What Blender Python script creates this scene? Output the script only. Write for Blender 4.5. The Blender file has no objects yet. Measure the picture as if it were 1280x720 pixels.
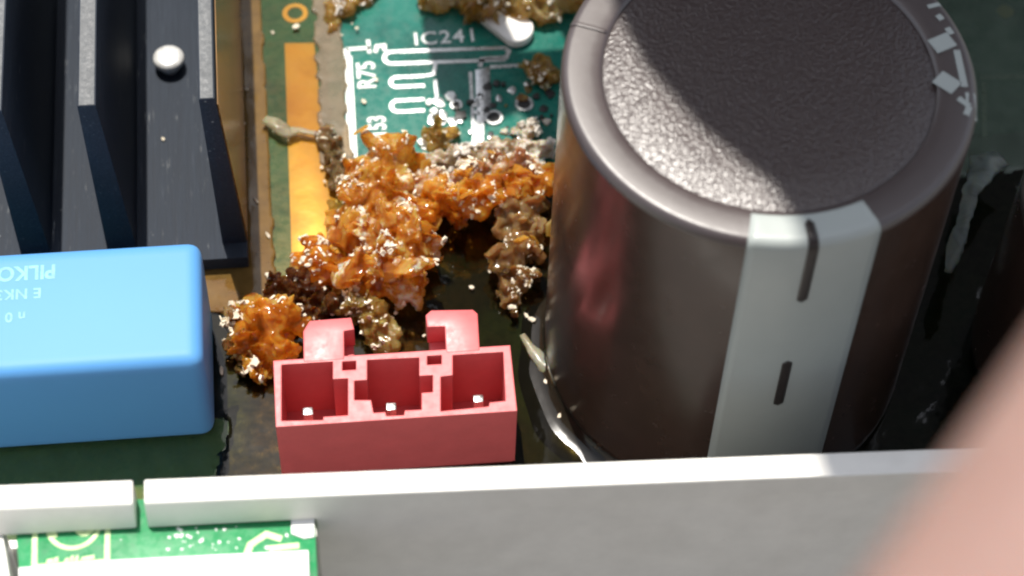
import bpy, bmesh, math, random
from math import sin, cos, radians, pi, sqrt, atan2, hypot
from mathutils import Vector, Matrix, noise
from mathutils.geometry import tessellate_polygon

S = 0.001                       # everything below is written in millimetres
SC = bpy.context.scene
COL = SC.collection

# ------------------------------------------------------------------ camera
ELEV, YAW, ROLL, FPX, DIST = radians(56.136), radians(7.107), radians(-2.269), 2867.7, 216.74
cF = Vector((cos(ELEV)*sin(YAW), cos(ELEV)*cos(YAW), -sin(ELEV)))
cR0 = Vector((cos(YAW), -sin(YAW), 0)); cU0 = cR0.cross(cF)
cR = cos(ROLL)*cR0 - sin(ROLL)*cU0
cU = sin(ROLL)*cR0 + cos(ROLL)*cU0
cC = -cF*DIST
camd = bpy.data.cameras.new('camera')
cam = bpy.data.objects.new('camera', camd); COL.objects.link(cam)
M = Matrix((cR, cU, -cF)).transposed().to_4x4(); M.translation = cC*S
cam.matrix_world = M
camd.sensor_width = 36; camd.lens = 36*FPX/1280
camd.clip_start = 0.002; camd.clip_end = 50
camd.dof.use_dof = True; camd.dof.focus_distance = 0.202
camd.dof.aperture_fstop = camd.lens/2.4     # a pupil of about 2.4 mm
SC.camera = cam

def U(x, y, z=0.0):
    """photo pixel (1280x720) -> point on the horizontal plane at height z (mm)"""
    d = cF + cR*((x-640)/FPX) - cU*((y-360)/FPX)
    t = (z-cC.z)/d.z
    return cC + d*t
def UD(x, y, depth):
    return cC + (cF + cR*((x-640)/FPX) - cU*((y-360)/FPX))*depth

# ------------------------------------------------------------------ light
SUN_EL, SUN_AZ = 70.0, -15.0    # azimuth from +Y, clockwise
W = bpy.data.worlds.new('World'); SC.world = W; W.use_nodes = True
wn = W.node_tree.nodes; wl = W.node_tree.links
bg = wn['Background']; bg.inputs['Strength'].default_value = 0.15
sky = wn.new('ShaderNodeTexSky'); sky.sky_type = 'NISHITA'; sky.sun_disc = False
sky.sun_elevation = radians(SUN_EL); sky.sun_rotation = radians(SUN_AZ)
sky.dust_density = 1.2; sky.ozone_density = 0.6
hs = wn.new('ShaderNodeHueSaturation'); hs.inputs['Saturation'].default_value = 0.4
wl.new(sky.outputs[0], hs.inputs['Color']); wl.new(hs.outputs[0], bg.inputs['Color'])
sund = bpy.data.lights.new('sun', 'SUN'); sund.energy = 4.7; sund.angle = radians(0.53); sund.color = (1, 0.95, 0.87)
sun = bpy.data.objects.new('sun', sund); COL.objects.link(sun)
sv = Vector((sin(radians(SUN_AZ))*cos(radians(SUN_EL)), cos(radians(SUN_AZ))*cos(radians(SUN_EL)), sin(radians(SUN_EL))))
sun.rotation_euler = sv.to_track_quat('Z', 'Y').to_euler(); sun.location = sv*1.5
vs = SC.view_settings
vs.view_transform = 'Standard'; vs.look = 'None'; vs.exposure = 0.33; vs.gamma = 1; vs.use_curve_mapping = False
SC.cycles.use_denoising = True; SC.cycles.filter_width = 2.1
SC.cycles.max_bounces = 14; SC.cycles.transparent_max_bounces = 16
SC.cycles.sample_clamp_indirect = 6

# ------------------------------------------------------------------ helpers
ORG = {}
def thing(name, label, cat, loc=(0, 0, 0), group=None):
    o = bpy.data.objects.new(name, None); COL.objects.link(o)
    o.location = Vector(loc)*S; o.empty_display_size = 0.005
    ORG[o] = Vector(loc); tag(o, label, cat, group); return o
def tag(o, label=None, cat=None, group=None, kind=None):
    if label: o['label'] = label
    if cat: o['category'] = cat
    if group: o['group'] = group
    if kind: o['kind'] = kind
    return o
def link(name, me, mat, parent=None, loc=(0, 0, 0)):
    o = bpy.data.objects.new(name, me); COL.objects.link(o)
    if mat: me.materials.clear(); me.materials.append(mat)
    if parent is not None:
        o.parent = parent; ORG[o] = ORG[parent].copy()
    else:
        o.location = Vector(loc)*S; ORG[o] = Vector(loc)
    return o
def mesh(name, vs_, fs, mat, parent=None, loc=(0, 0, 0), smooth=False, bevel=0, seg=2):
    """verts are world mm; they are stored relative to the thing's own origin"""
    org = ORG[parent] if parent is not None else Vector(loc)
    me = bpy.data.meshes.new(name)
    me.from_pydata([(Vector(v)-org)*S for v in vs_], [], fs); me.update()
    bm = bmesh.new(); bm.from_mesh(me)
    bmesh.ops.recalc_face_normals(bm, faces=bm.faces)
    if bevel:
        es = [e for e in bm.edges if len(e.link_faces) == 2 and e.calc_face_angle(0) > 0.5]
        bmesh.ops.bevel(bm, geom=es, offset=bevel*S, segments=seg, profile=0.6, affect='EDGES', clamp_overlap=True)
    bm.to_mesh(me); bm.free()
    o = link(name, me, mat, parent, loc)
    if smooth or bevel:
        for p in me.polygons: p.use_smooth = True
        if not smooth:
            try: me.set_sharp_from_angle(angle=radians(35))
            except Exception: pass
    return o
def box(name, x0, x1, y0, y1, z0, z1, mat, parent=None, bevel=0.2, loc=None, seg=2):
    v = [(x, y, z) for z in (z0, z1) for y in (y0, y1) for x in (x0, x1)]
    f = [(0, 2, 3, 1), (4, 5, 7, 6), (0, 1, 5, 4), (2, 6, 7, 3), (0, 4, 6, 2), (1, 3, 7, 5)]
    return mesh(name, v, f, mat, parent, loc or (0, 0, 0), bevel=bevel, seg=seg)
def hexa(name, bot, top, mat, parent=None, bevel=0.2, loc=None, seg=2):
    n = len(bot); v = list(bot)+list(top)
    f = [tuple(range(n))[::-1], tuple(range(n, 2*n))]+[(i, (i+1) % n, n+(i+1) % n, n+i) for i in range(n)]
    return mesh(name, v, f, mat, parent, loc or (0, 0, 0), bevel=bevel, seg=seg)
def prism(name, poly, z0, z1, mat, parent=None, bevel=0.1, loc=None, seg=2):
    return hexa(name, [(p[0], p[1], z0) for p in poly], [(p[0], p[1], z1) for p in poly], mat, parent, bevel, loc, seg)
def solid_with_holes(name, outer, holes, z0, z1, mat, parent, bevel=0.12):
    loops = [outer]+holes; v2 = [q for l in loops for q in l]; n = len(v2)
    tri = tessellate_polygon([[Vector((q[0], q[1], 0)) for q in l] for l in loops])
    v = [(q[0], q[1], z0) for q in v2]+[(q[0], q[1], z1) for q in v2]
    f = [tuple(t) for t in tri]+[tuple(n+i for i in t) for t in tri]; k = 0
    for l in loops:
        m = len(l); f += [(k+i, k+(i+1) % m, n+k+(i+1) % m, n+k+i) for i in range(m)]; k += m
    return mesh(name, v, f, mat, parent)
def text(name, body, size, at, mat, parent, rot=0, space=1.0, bold=0.0, xs=1.0):
    cu = bpy.data.curves.new(name, 'FONT'); cu.body = body; cu.size = size*S; cu.extrude = 0.02*S
    cu.space_character = space; cu.offset = bold*S
    t = bpy.data.objects.new('tmp', cu); COL.objects.link(t)
    me = bpy.data.meshes.new_from_object(t.evaluated_get(bpy.context.evaluated_depsgraph_get()))
    bpy.data.objects.remove(t); bpy.data.curves.remove(cu)
    me.transform(Matrix.Translation((Vector(at)-ORG[parent])*S) @ Matrix.Rotation(rot, 4, 'Z') @ Matrix.Diagonal((xs, 1, 1, 1)))
    return link(name, me, mat, parent)
def ribbon(name, pts, w, mat, parent, z=0.06, th=0.05, closed=False):
    """flat strip of width w (mm) along 2D points, a thin solid"""
    P = [Vector((p[0], p[1])) for p in pts]; n = len(P); L = []; R_ = []
    for i in range(n):
        a = P[i]-P[i-1] if i > 0 else (P[0]-P[-1] if closed else P[1]-P[0])
        b = P[(i+1) % n]-P[i] if (i < n-1 or closed) else a
        a = a.normalized(); b = b.normalized(); m = (a+b)
        m = m.normalized() if m.length > 1e-6 else a
        nn = Vector((-m.y, m.x)); k = w/2/max(0.45, nn.dot(Vector((-a.y, a.x))))
        L.append(P[i]+nn*k); R_.append(P[i]-nn*k)
    v = []; f = []
    for zz in (z-th, z):
        v += [(p.x, p.y, zz) for p in L]+[(p.x, p.y, zz) for p in R_]
    for i in range(n if closed else n-1):
        j = (i+1) % n
        f += [(2*n+i, 2*n+j, 3*n+j, 3*n+i), (i, n+i, n+j, j), (i, j, 2*n+j, 2*n+i), (n+i, 3*n+i, 3*n+j, n+j)]
    if not closed:
        f += [(0, 2*n, 3*n, n), (n-1, 2*n-1, 4*n-1, 3*n-1)]
    return mesh(name, v, f, mat, parent)
def arc(cx, cy, r, a0, a1, n=8):
    return [(cx+r*cos(a0+(a1-a0)*i/n), cy+r*sin(a0+(a1-a0)*i/n)) for i in range(n+1)]
def lathe(name, prof, c, mat, parent, seg=96, smooth=True):
    v = []; f = []
    for (r, z) in prof:
        v += [(c[0]+r*cos(2*pi*k/seg), c[1]+r*sin(2*pi*k/seg), z) for k in range(seg)]
    for i in range(len(prof)-1):
        for k in range(seg):
            f.append((i*seg+k, i*seg+(k+1) % seg, (i+1)*seg+(k+1) % seg, (i+1)*seg+k))
    f.append(tuple(range(seg))[::-1]); f.append(tuple(range((len(prof)-1)*seg, len(prof)*seg)))
    o = mesh(name, v, f, mat, parent, smooth=smooth)
    try: o.data.set_sharp_from_angle(angle=radians(50))
    except Exception: pass
    return o

# ------------------------------------------------------------------ materials
def mat(name):
    m = bpy.data.materials.new(name); m.use_nodes = True
    nt = m.node_tree
    return m, nt, nt.nodes['Principled BSDF']
def coord(nt, scale=(1, 1, 1)):
    tc = nt.nodes.new('ShaderNodeTexCoord'); mp = nt.nodes.new('ShaderNodeMapping')
    mp.inputs['Scale'].default_value = [1000*s for s in scale]
    nt.links.new(tc.outputs['Object'], mp.inputs['Vector']); return mp.outputs[0]
def nz(nt, vec, scale, detail=4, rough=0.6, dist=0):
    n = nt.nodes.new('ShaderNodeTexNoise'); n.inputs['Scale'].default_value = scale
    n.inputs['Detail'].default_value = detail; n.inputs['Roughness'].default_value = rough
    n.inputs['Distortion'].default_value = dist
    nt.links.new(vec, n.inputs['Vector']); return n.outputs[0]
def vor(nt, vec, scale, feature='F1', out='Distance'):
    n = nt.nodes.new('ShaderNodeTexVoronoi'); n.inputs['Scale'].default_value = scale; n.feature = feature
    nt.links.new(vec, n.inputs['Vector']); return n.outputs[out]
def ramp(nt, fac, stops, interp='LINEAR'):
    r = nt.nodes.new('ShaderNodeValToRGB'); r.color_ramp.interpolation = interp
    el = r.color_ramp.elements
    while len(el) < len(stops): el.new(0.5)
    for e, (p, c) in zip(el, stops):
        e.position = p; e.color = (c[0], c[1], c[2], 1) if hasattr(c, '__len__') else (c, c, c, 1)
    nt.links.new(fac, r.inputs[0]); return r.outputs[0]
def mix(nt, fac, a, b):
    m = nt.nodes.new('ShaderNodeMix'); m.data_type = 'RGBA'
    for s, v in ((m.inputs[0], fac), (m.inputs[6], a), (m.inputs[7], b)):
        if hasattr(v, 'is_linked'): nt.links.new(v, s)
        elif hasattr(v, '__len__'): s.default_value = (v[0], v[1], v[2], 1)
        else: s.default_value = v
    return m.outputs[2]
def math_(nt, op, a, b=0.0):
    m = nt.nodes.new('ShaderNodeMath'); m.operation = op
    for s, v in ((m.inputs[0], a), (m.inputs[1], b)):
        if hasattr(v, 'is_linked'): nt.links.new(v, s)
        else: s.default_value = v
    return m.outputs[0]
def bump(nt, bsdf, h, strength=0.3, dist=0.1, inp='Normal'):
    b = nt.nodes.new('ShaderNodeBump'); b.inputs['Strength'].default_value = strength
    b.inputs['Distance'].default_value = dist*S
    nt.links.new(h, b.inputs['Height'])
    if bsdf is not None: nt.links.new(b.outputs[0], bsdf.inputs[inp])
    return b.outputs[0]
def setc(nt, bsdf, key, v):
    if hasattr(v, 'is_linked'): nt.links.new(v, bsdf.inputs[key])
    elif hasattr(v, '__len__'): bsdf.inputs[key].default_value = (v[0], v[1], v[2], 1)
    else: bsdf.inputs[key].default_value = v

def plastic(name, col, rough=0.4, var=0.12, scale=0.5, bs=0.1, spec=0.5, coat=0.0, bscale=6.0):
    m, nt, b = mat(name); v = coord(nt)
    n = nz(nt, v, scale, 5)
    c2 = [min(1, c*(1+var)) for c in col]; c1 = [c*(1-var) for c in col]
    setc(nt, b, 'Base Color', ramp(nt, n, [(0.3, c1), (0.7, c2)]))
    if var > 0.02: setc(nt, b, 'Roughness', ramp(nt, nz(nt, v, scale*3, 4), [(0.3, rough*0.8), (0.75, min(1, rough*1.25))]))
    else: b.inputs['Roughness'].default_value = rough
    b.inputs['Specular IOR Level'].default_value = spec
    b.inputs['Coat Weight'].default_value = coat; b.inputs['Coat Roughness'].default_value = 0.12
    if bs: bump(nt, b, nz(nt, v, bscale, 3), bs, 0.03)
    return m

M_white = plastic('white_case_plastic', (0.80, 0.78, 0.73), 0.45, 0.05, 0.35, 0.12)
def scuffs(m, dark):
    nt = m.node_tree; b = nt.nodes['Principled BSDF']; src = b.inputs['Base Color'].links[0].from_socket
    v1 = coord(nt, (0.05, 1, 0.9)); v2 = coord(nt)
    sc_ = ramp(nt, nz(nt, v1, 1.6, 5, 0.7), [(0.66, 0), (0.74, 1)])
    sp = ramp(nt, vor(nt, v2, 0.5), [(0.0, 1), (0.06, 0)])
    sm = ramp(nt, nz(nt, v2, 0.12, 4, 0.6), [(0.45, 0), (0.7, 0.18)])
    k = math_(nt, 'MAXIMUM', math_(nt, 'MULTIPLY', sc_, 0.35), math_(nt, 'MAXIMUM', math_(nt, 'MULTIPLY', sp, 0.5), sm))
    nt.links.new(mix(nt, k, src, dark), b.inputs['Base Color'])
scuffs(M_white, (0.55, 0.52, 0.46))
M_red = plastic('red_nylon', (0.64, 0.12, 0.125), 0.45, 0.06, 0.4, 0.12, 0.6)
def soft_edges(m, rad):
    nt = m.node_tree; bv = nt.nodes.new('ShaderNodeBevel'); bv.samples = 6; bv.inputs['Radius'].default_value = rad*S
    bp = [n for n in nt.nodes if n.type == 'BUMP'][0]; nt.links.new(bv.outputs[0], bp.inputs['Normal'])
soft_edges(M_red, 0.2)
M_blue = plastic('blue_epoxy_case', (0.095, 0.295, 0.61), 0.5, 0.015, 0.1, 0.0, 0.3, 0.0)
M_sleeve = plastic('dark_brown_vinyl_sleeve', (0.052, 0.030, 0.022), 0.23, 0.15, 0.2, 0.12, 0.5, 0.0, 0.5)
M_stripe = plastic('pale_grey_print', (0.38, 0.41, 0.39), 0.35, 0.03, 0.2, 0.02)
M_mark = plastic('dark_print', (0.025, 0.018, 0.016), 0.35, 0.1, 1, 0)
M_silk = plastic('white_silkscreen', (0.80, 0.82, 0.78), 0.5, 0.12, 1.4, 0.1)
M_faint = plastic('faint_white_print', (0.15, 0.40, 0.71), 0.5, 0.2, 2.0, 0)
M_yelsilk = plastic('pale_yellow_silkscreen', (0.58, 0.74, 0.36), 0.5, 0.15, 1.0, 0.1)
M_dark = plastic('dark_void', (0.012, 0.011, 0.010), 0.5, 0.2, 1, 0)
M_shadow_panel = plastic('charcoal_shadow_panel', (0.16, 0.155, 0.15), 0.55, 0.1, 0.05, 0.1)  # for the added shadow-casting panel only
M_table = plastic('grey_bench_laminate', (0.20, 0.185, 0.165), 0.6, 0.15, 0.05, 0.1)
M_label = plastic('white_paper_label', (0.82, 0.82, 0.80), 0.6, 0.03, 0.4, 0.05)

def metal(name, col, rough, sc=2.0):
    m, nt, b = mat(name); v = coord(nt)
    setc(nt, b, 'Base Color', ramp(nt, nz(nt, v, sc, 5), [(0.3, [c*0.75 for c in col]), (0.7, col)]))
    b.inputs['Metallic'].default_value = 1; setc(nt, b, 'Roughness', ramp(nt, nz(nt, v, sc*2, 4), [(0.3, rough*0.7), (0.7, rough*1.4)]))
    bump(nt, b, nz(nt, v, sc*3, 3), 0.2, 0.05); return m
M_tin = metal('tinned_solder', (0.72, 0.73, 0.72), 0.32, 1.6)
M_rivet = plastic('bright_steel', (0.50, 0.50, 0.49), 0.3, 0.2, 1.5, 0.3, 0.9)
M_pin = metal('tinned_pin', (0.85, 0.84, 0.80), 0.25, 2.0)

def heat_mat():
    m, nt, b = mat('black_anodised_aluminium'); v = coord(nt, (1, 0.03, 1)); v2 = coord(nt)
    st = nz(nt, v, 5.0, 6, 0.7)
    c = ramp(nt, st, [(0.3, (0.013, 0.018, 0.028)), (0.62, (0.028, 0.036, 0.050)), (0.75, (0.07, 0.08, 0.095))])
    scr = math_(nt, 'MULTIPLY', ramp(nt, nz(nt, coord(nt, (1, 0.08, 1)), 3.2, 6, 0.75), [(0.6, 0), (0.72, 1)]), ramp(nt, nz(nt, v2, 0.16, 3), [(0.48, 0), (0.62, 1)]))
    spk = math_(nt, 'MULTIPLY', ramp(nt, vor(nt, v2, 0.55), [(0.0, 1), (0.09, 0)]), ramp(nt, nz(nt, v2, 0.4, 2), [(0.5, 0), (0.6, 1)]))
    setc(nt, b, 'Base Color', mix(nt, math_(nt, 'MAXIMUM', math_(nt, 'MULTIPLY', scr, 0.6), math_(nt, 'MULTIPLY', spk, 0.5)), c, (0.42, 0.43, 0.42)))
    setc(nt, b, 'Roughness', ramp(nt, st, [(0.2, 0.5), (0.8, 0.7)])); b.inputs['Specular IOR Level'].default_value = 0.16
    bump(nt, b, st, 0.5, 0.07); return m
M_heat = heat_mat()
M_tip = plastic('worn_aluminium_fin_edge', (0.095, 0.10, 0.105), 0.6, 0.12, 0.8, 0.3)

def board_mat(name, a, b_, c):
    m, nt, b = mat(name); v = coord(nt)
    n = nz(nt, v, 0.16, 5); n2 = nz(nt, v, 1.1, 4)
    col = ramp(nt, n, [(0.30, [q*0.7 for q in a]), (0.5, b_), (0.72, c)])
    col = mix(nt, ramp(nt, n2, [(0.55, 0), (0.8, 0.35)]), col, (0.02, 0.06, 0.035))
    setc(nt, b, 'Base Color', col)
    setc(nt, b, 'Roughness', ramp(nt, n2, [(0.3, 0.18), (0.7, 0.38)]))
    bump(nt, b, nz(nt, coord(nt, (1, 1, 1)), 2.5, 4), 0.12, 0.08); return m
M_board = board_mat('green_solder_mask', (0.006, 0.10, 0.075), (0.009, 0.135, 0.10), (0.014, 0.165, 0.12))
M_ledge = board_mat('bright_green_solder_mask', (0.015, 0.22, 0.075), (0.02, 0.26, 0.09), (0.03, 0.29, 0.11))

def copper_mat():
    m, nt, b = mat('lacquered_copper_strip'); v = coord(nt)
    n = nz(nt, v, 0.25, 5)
    setc(nt, b, 'Base Color', ramp(nt, n, [(0.3, (0.44, 0.26, 0.035)), (0.5, (0.60, 0.41, 0.06)), (0.72, (0.62, 0.47, 0.13))]))
    b.inputs['Roughness'].default_value = 0.35; b.inputs['Metallic'].default_value = 0.15
    bump(nt, b, nz(nt, v, 0.8, 3), 0.2, 0.1); return m
M_copper = copper_mat()

def disc_mat():
    m, nt, b = mat('grained_vinyl_disc'); v = coord(nt)
    g = nz(nt, v, 3.0, 2, 0.5, 0.7)
    b.inputs['Base Color'].default_value = (0.040, 0.024, 0.022, 1); b.inputs['IOR'].default_value = 1.65
    b.inputs['Roughness'].default_value = 0.33; b.inputs['Specular IOR Level'].default_value = 0.62
    bump(nt, b, g, 1.0, 0.105); return m
M_disc = disc_mat()
def rim_mat():
    m, nt, b = mat('satin_vinyl_rim'); v = coord(nt)
    b.inputs['Base Color'].default_value = (0.042, 0.026, 0.025, 1); b.inputs['IOR'].default_value = 1.62
    setc(nt, b, 'Roughness', ramp(nt, nz(nt, v, 1.2, 5), [(0.3, 0.40), (0.7, 0.47)])); b.inputs['Specular IOR Level'].default_value = 0.85
    bump(nt, b, nz(nt, v, 1.0, 4), 0.08, 0.1); return m
M_rim = rim_mat()

def amber_mat(name, deep, mid, pale, crust=0.5, trans=0.35, crustcol=(0.62, 0.47, 0.32), sss=2.0, rough=0.12, glow=0.38):
    m, nt, b = mat(name); v = coord(nt)
    n = nz(nt, v, 0.30, 5, 0.6, 1.0)
    col = ramp(nt, n, [(0.30, [c*0.25 for c in deep]), (0.39, deep), (0.50, mid), (0.63, pale)])
    lo = 0.80-0.36*crust
    nf = nz(nt, v, 1.3, 5, 0.65)
    k = ramp(nt, math_(nt, 'ADD', math_(nt, 'MULTIPLY', nf, 0.42), math_(nt, 'MULTIPLY', nz(nt, v, 0.34, 3), 0.62)), [(lo, 0), (lo+0.09, 1)])
    cc_ = mix(nt, nz(nt, v, 2.2, 4, 0.7), [c*0.62 for c in crustcol], [min(0.85, c*1.35) for c in crustcol])
    setc(nt, b, 'Base Color', mix(nt, k, col, cc_))
    b.inputs['Subsurface Weight'].default_value = 0.7
    b.inputs['Subsurface Radius'].default_value = (1.0, 0.40, 0.10); b.inputs['Subsurface Scale'].default_value = sss*S
    setc(nt, b, 'Transmission Weight', ramp(nt, k, [(0, trans), (1, 0.0)]))
    setc(nt, b, 'Roughness', ramp(nt, k, [(0, rough), (1, 0.75)])); b.inputs['IOR'].default_value = 1.5
    h = math_(nt, 'ADD', math_(nt, 'MULTIPLY', k, nf), math_(nt, 'MULTIPLY', nz(nt, v, 0.9, 4, 0.55), 0.6))
    nb = bump(nt, b, h, 0.3, 0.3)
    if glow:
        tl = nt.nodes.new('ShaderNodeBsdfTranslucent'); nt.links.new(mix(nt, 0.5, col, pale), tl.inputs[0]); nt.links.new(nb, tl.inputs['Normal'])
        tp = nt.nodes.new('ShaderNodeBsdfTransparent'); tp.inputs[0].default_value = (min(1, pale[0]*1.05), pale[1]*1.1, pale[2]*1.2, 1)
        m1 = nt.nodes.new('ShaderNodeMixShader'); m2 = nt.nodes.new('ShaderNodeMixShader')
        nt.links.new(ramp(nt, k, [(0, glow), (1, glow*0.35)]), m1.inputs[0]); nt.links.new(b.outputs[0], m1.inputs[1]); nt.links.new(tl.outputs[0], m1.inputs[2])
        nt.links.new(ramp(nt, k, [(0, glow*0.6), (1, 0.0)]), m2.inputs[0]); nt.links.new(m1.outputs[0], m2.inputs[1]); nt.links.new(tp.outputs[0], m2.inputs[2])
        nt.links.new(m2.outputs[0], nt.nodes['Material Output'].inputs[0])
    return m
M_amber = amber_mat('cracked_amber_resin', (0.38, 0.10, 0.014), (0.76, 0.31, 0.04), (0.93, 0.62, 0.18), 0.68, 0.35, (0.80, 0.66, 0.48))
M_amber2 = amber_mat('clear_orange_resin', (0.44, 0.12, 0.013), (0.80, 0.32, 0.032), (0.94, 0.60, 0.14), 0.50, 0.35, (0.82, 0.68, 0.48))
M_pinkcrust = amber_mat('pinkish_crusted_resin', (0.30, 0.11, 0.05), (0.60, 0.32, 0.14), (0.80, 0.52, 0.26), 0.8, 0.2, (0.78, 0.64, 0.54), 1.0, 0.3)
M_brown = amber_mat('brown_resin', (0.22, 0.095, 0.030), (0.42, 0.24, 0.09), (0.58, 0.38, 0.18), 0.46, 0.3, (0.60, 0.47, 0.32))
M_olive = amber_mat('olive_resin', (0.26, 0.14, 0.03), (0.52, 0.32, 0.09), (0.68, 0.50, 0.20), 0.5, 0.35, (0.72, 0.63, 0.46))
M_dkbrown = amber_mat('dark_brown_resin', (0.07, 0.025, 0.010), (0.17, 0.065, 0.022), (0.34, 0.15, 0.045), 0.25, 0.4, (0.5, 0.4, 0.3))
M_pale = amber_mat('pale_crusted_resin', (0.25, 0.14, 0.06), (0.45, 0.32, 0.18), (0.60, 0.48, 0.32), 0.9, 0.15, (0.60, 0.54, 0.44), 0.8, 0.35)
M_tan = amber_mat('cloudy_tan_resin', (0.22, 0.13, 0.05), (0.34, 0.23, 0.11), (0.46, 0.33, 0.18), 0.45, 0.3, (0.55, 0.45, 0.32), 1.0, 0.2)
M_plate = amber_mat('thin_honey_resin', (0.60, 0.24, 0.03), (0.88, 0.50, 0.09), (0.97, 0.76, 0.34), 0.5, 0.2, (0.82, 0.70, 0.50), 1.0, 0.12, 0.6)
M_flake = plastic('pale_resin_flake', (0.78, 0.67, 0.52), 0.45, 0.35, 0.9, 0.3)
M_flake_w = plastic('white_resin_flake', (0.66, 0.60, 0.52), 0.5, 0.3, 0.9, 0.3)
M_string = amber_mat('pale_glue', (0.46, 0.40, 0.26), (0.58, 0.53, 0.38), (0.66, 0.63, 0.50), 0.4, 0.3, (0.70, 0.67, 0.56), 1.0, 0.25)

def lacquer_mat(name, stops, milky=None, rough=0.05, nscale=0.09, bs=0.22):
    """clear tinted film: tinted transparency under a glossy surface"""
    m, nt, b = mat(name); out = nt.nodes['Material Output']; nt.nodes.remove(b)
    v = coord(nt)
    n = nz(nt, v, nscale, 4, 0.55)
    tint = ramp(nt, n, stops)
    tr = nt.nodes.new('ShaderNodeBsdfTransparent'); nt.links.new(tint, tr.inputs[0])
    gl = nt.nodes.new('ShaderNodeBsdfGlossy'); gl.inputs['Roughness'].default_value = rough
    nrm = bump(nt, None, math_(nt, 'ADD', nz(nt, v, 0.22, 3), math_(nt, 'MULTIPLY', nz(nt, v, 1.6, 4), 0.04)), bs, 1.0)
    nt.links.new(nrm, gl.inputs['Normal'])
    fr = nt.nodes.new('ShaderNodeFresnel'); fr.inputs['IOR'].default_value = 1.5; nt.links.new(nrm, fr.inputs['Normal'])
    body = tr.outputs[0]
    if milky:
        df = nt.nodes.new('ShaderNodeBsdfDiffuse'); df.inputs[0].default_value = (*milky[0], 1)
        ms = nt.nodes.new('ShaderNodeMixShader'); nt.links.new(ramp(nt, nz(nt, v, 0.5, 5), [(0.3, milky[1]*0.6), (0.7, milky[1])]), ms.inputs[0])
        nt.links.new(body, ms.inputs[1]); nt.links.new(df.outputs[0], ms.inputs[2]); body = ms.outputs[0]
    mx = nt.nodes.new('ShaderNodeMixShader')
    nt.links.new(fr.outputs[0], mx.inputs[0]); nt.links.new(body, mx.inputs[1]); nt.links.new(gl.outputs[0], mx.inputs[2])
    nt.links.new(mx.outputs[0], out.inputs[0]); return m
M_lacquer = lacquer_mat('brown_lacquer', [(0.30, (0.26, 0.16, 0.08)), (0.48, (0.15, 0.12, 0.055)), (0.64, (0.20, 0.20, 0.09)), (0.75, (0.30, 0.30, 0.13))], ((0.012, 0.011, 0.006), 0.25), 0.05, 0.07, 0.07)
M_lacq_o = lacquer_mat('lightened_olive_lacquer', [(0.3, (0.75, 0.62, 0.30)), (0.7, (0.9, 0.8, 0.5))], ((0.07, 0.13, 0.05), 0.7), 0.05, 0.2, 0.06)  # olive film, its milky green lightens the strip shaded by the blue capacitor
M_lacq_h = lacquer_mat('dull_green_lacquer', [(0.3, (0.45, 0.52, 0.42)), (0.7, (0.6, 0.65, 0.52))], ((0.12, 0.16, 0.12), 0.6), 0.2, 0.15, 0.06)
M_fillet = lacquer_mat('clear_brown_lacquer', [(0.30, (0.30, 0.15, 0.07)), (0.7, (0.42, 0.25, 0.09))], ((0.06, 0.05, 0.035), 0.3), 0.13, 0.09, 0.06)
M_lacq_y = lacquer_mat('amber_lacquer', [(0.3, (0.72, 0.52, 0.28)), (0.6, (0.88, 0.74, 0.48))], ((0.10, 0.07, 0.02), 0.22), 0.06)
M_lacq_b = lacquer_mat('red_brown_lacquer', [(0.3, (0.55, 0.20, 0.06)), (0.6, (0.75, 0.33, 0.10))], ((0.20, 0.115, 0.032), 0.8), 0.06, 0.2, 0.1)
M_lacq_g = lacquer_mat('grey_cloudy_lacquer', [(0.3, (0.75, 0.62, 0.45)), (0.7, (0.85, 0.75, 0.6))], ((0.26, 0.20, 0.13), 0.75), 0.15)

def skin_mat():
    m, nt, b = mat('skin'); v = coord(nt)
    setc(nt, b, 'Base Color', ramp(nt, nz(nt, v, 0.12, 4), [(0.3, (0.24, 0.135, 0.112)), (0.7, (0.36, 0.225, 0.19))]))
    b.inputs['Subsurface Weight'].default_value = 0.4; b.inputs['Subsurface Radius'].default_value = (1, 0.35, 0.2); b.inputs['Subsurface Scale'].default_value = 1.5*S
    b.inputs['Roughness'].default_value = 0.5
    bump(nt, b, vor(nt, v, 1.4), 0.2, 0.15); return m
M_skin = skin_mat()
M_nail = plastic('nail', (0.62, 0.36, 0.28), 0.3, 0.05, 0.3, 0)

# ------------------------------------------------------------------ setting
o = box('tabletop', -300, 320, -260, 300, -22, -12, M_table, bevel=1)
tag(o, 'grey laminate bench top under the opened case', kind='structure')

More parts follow.
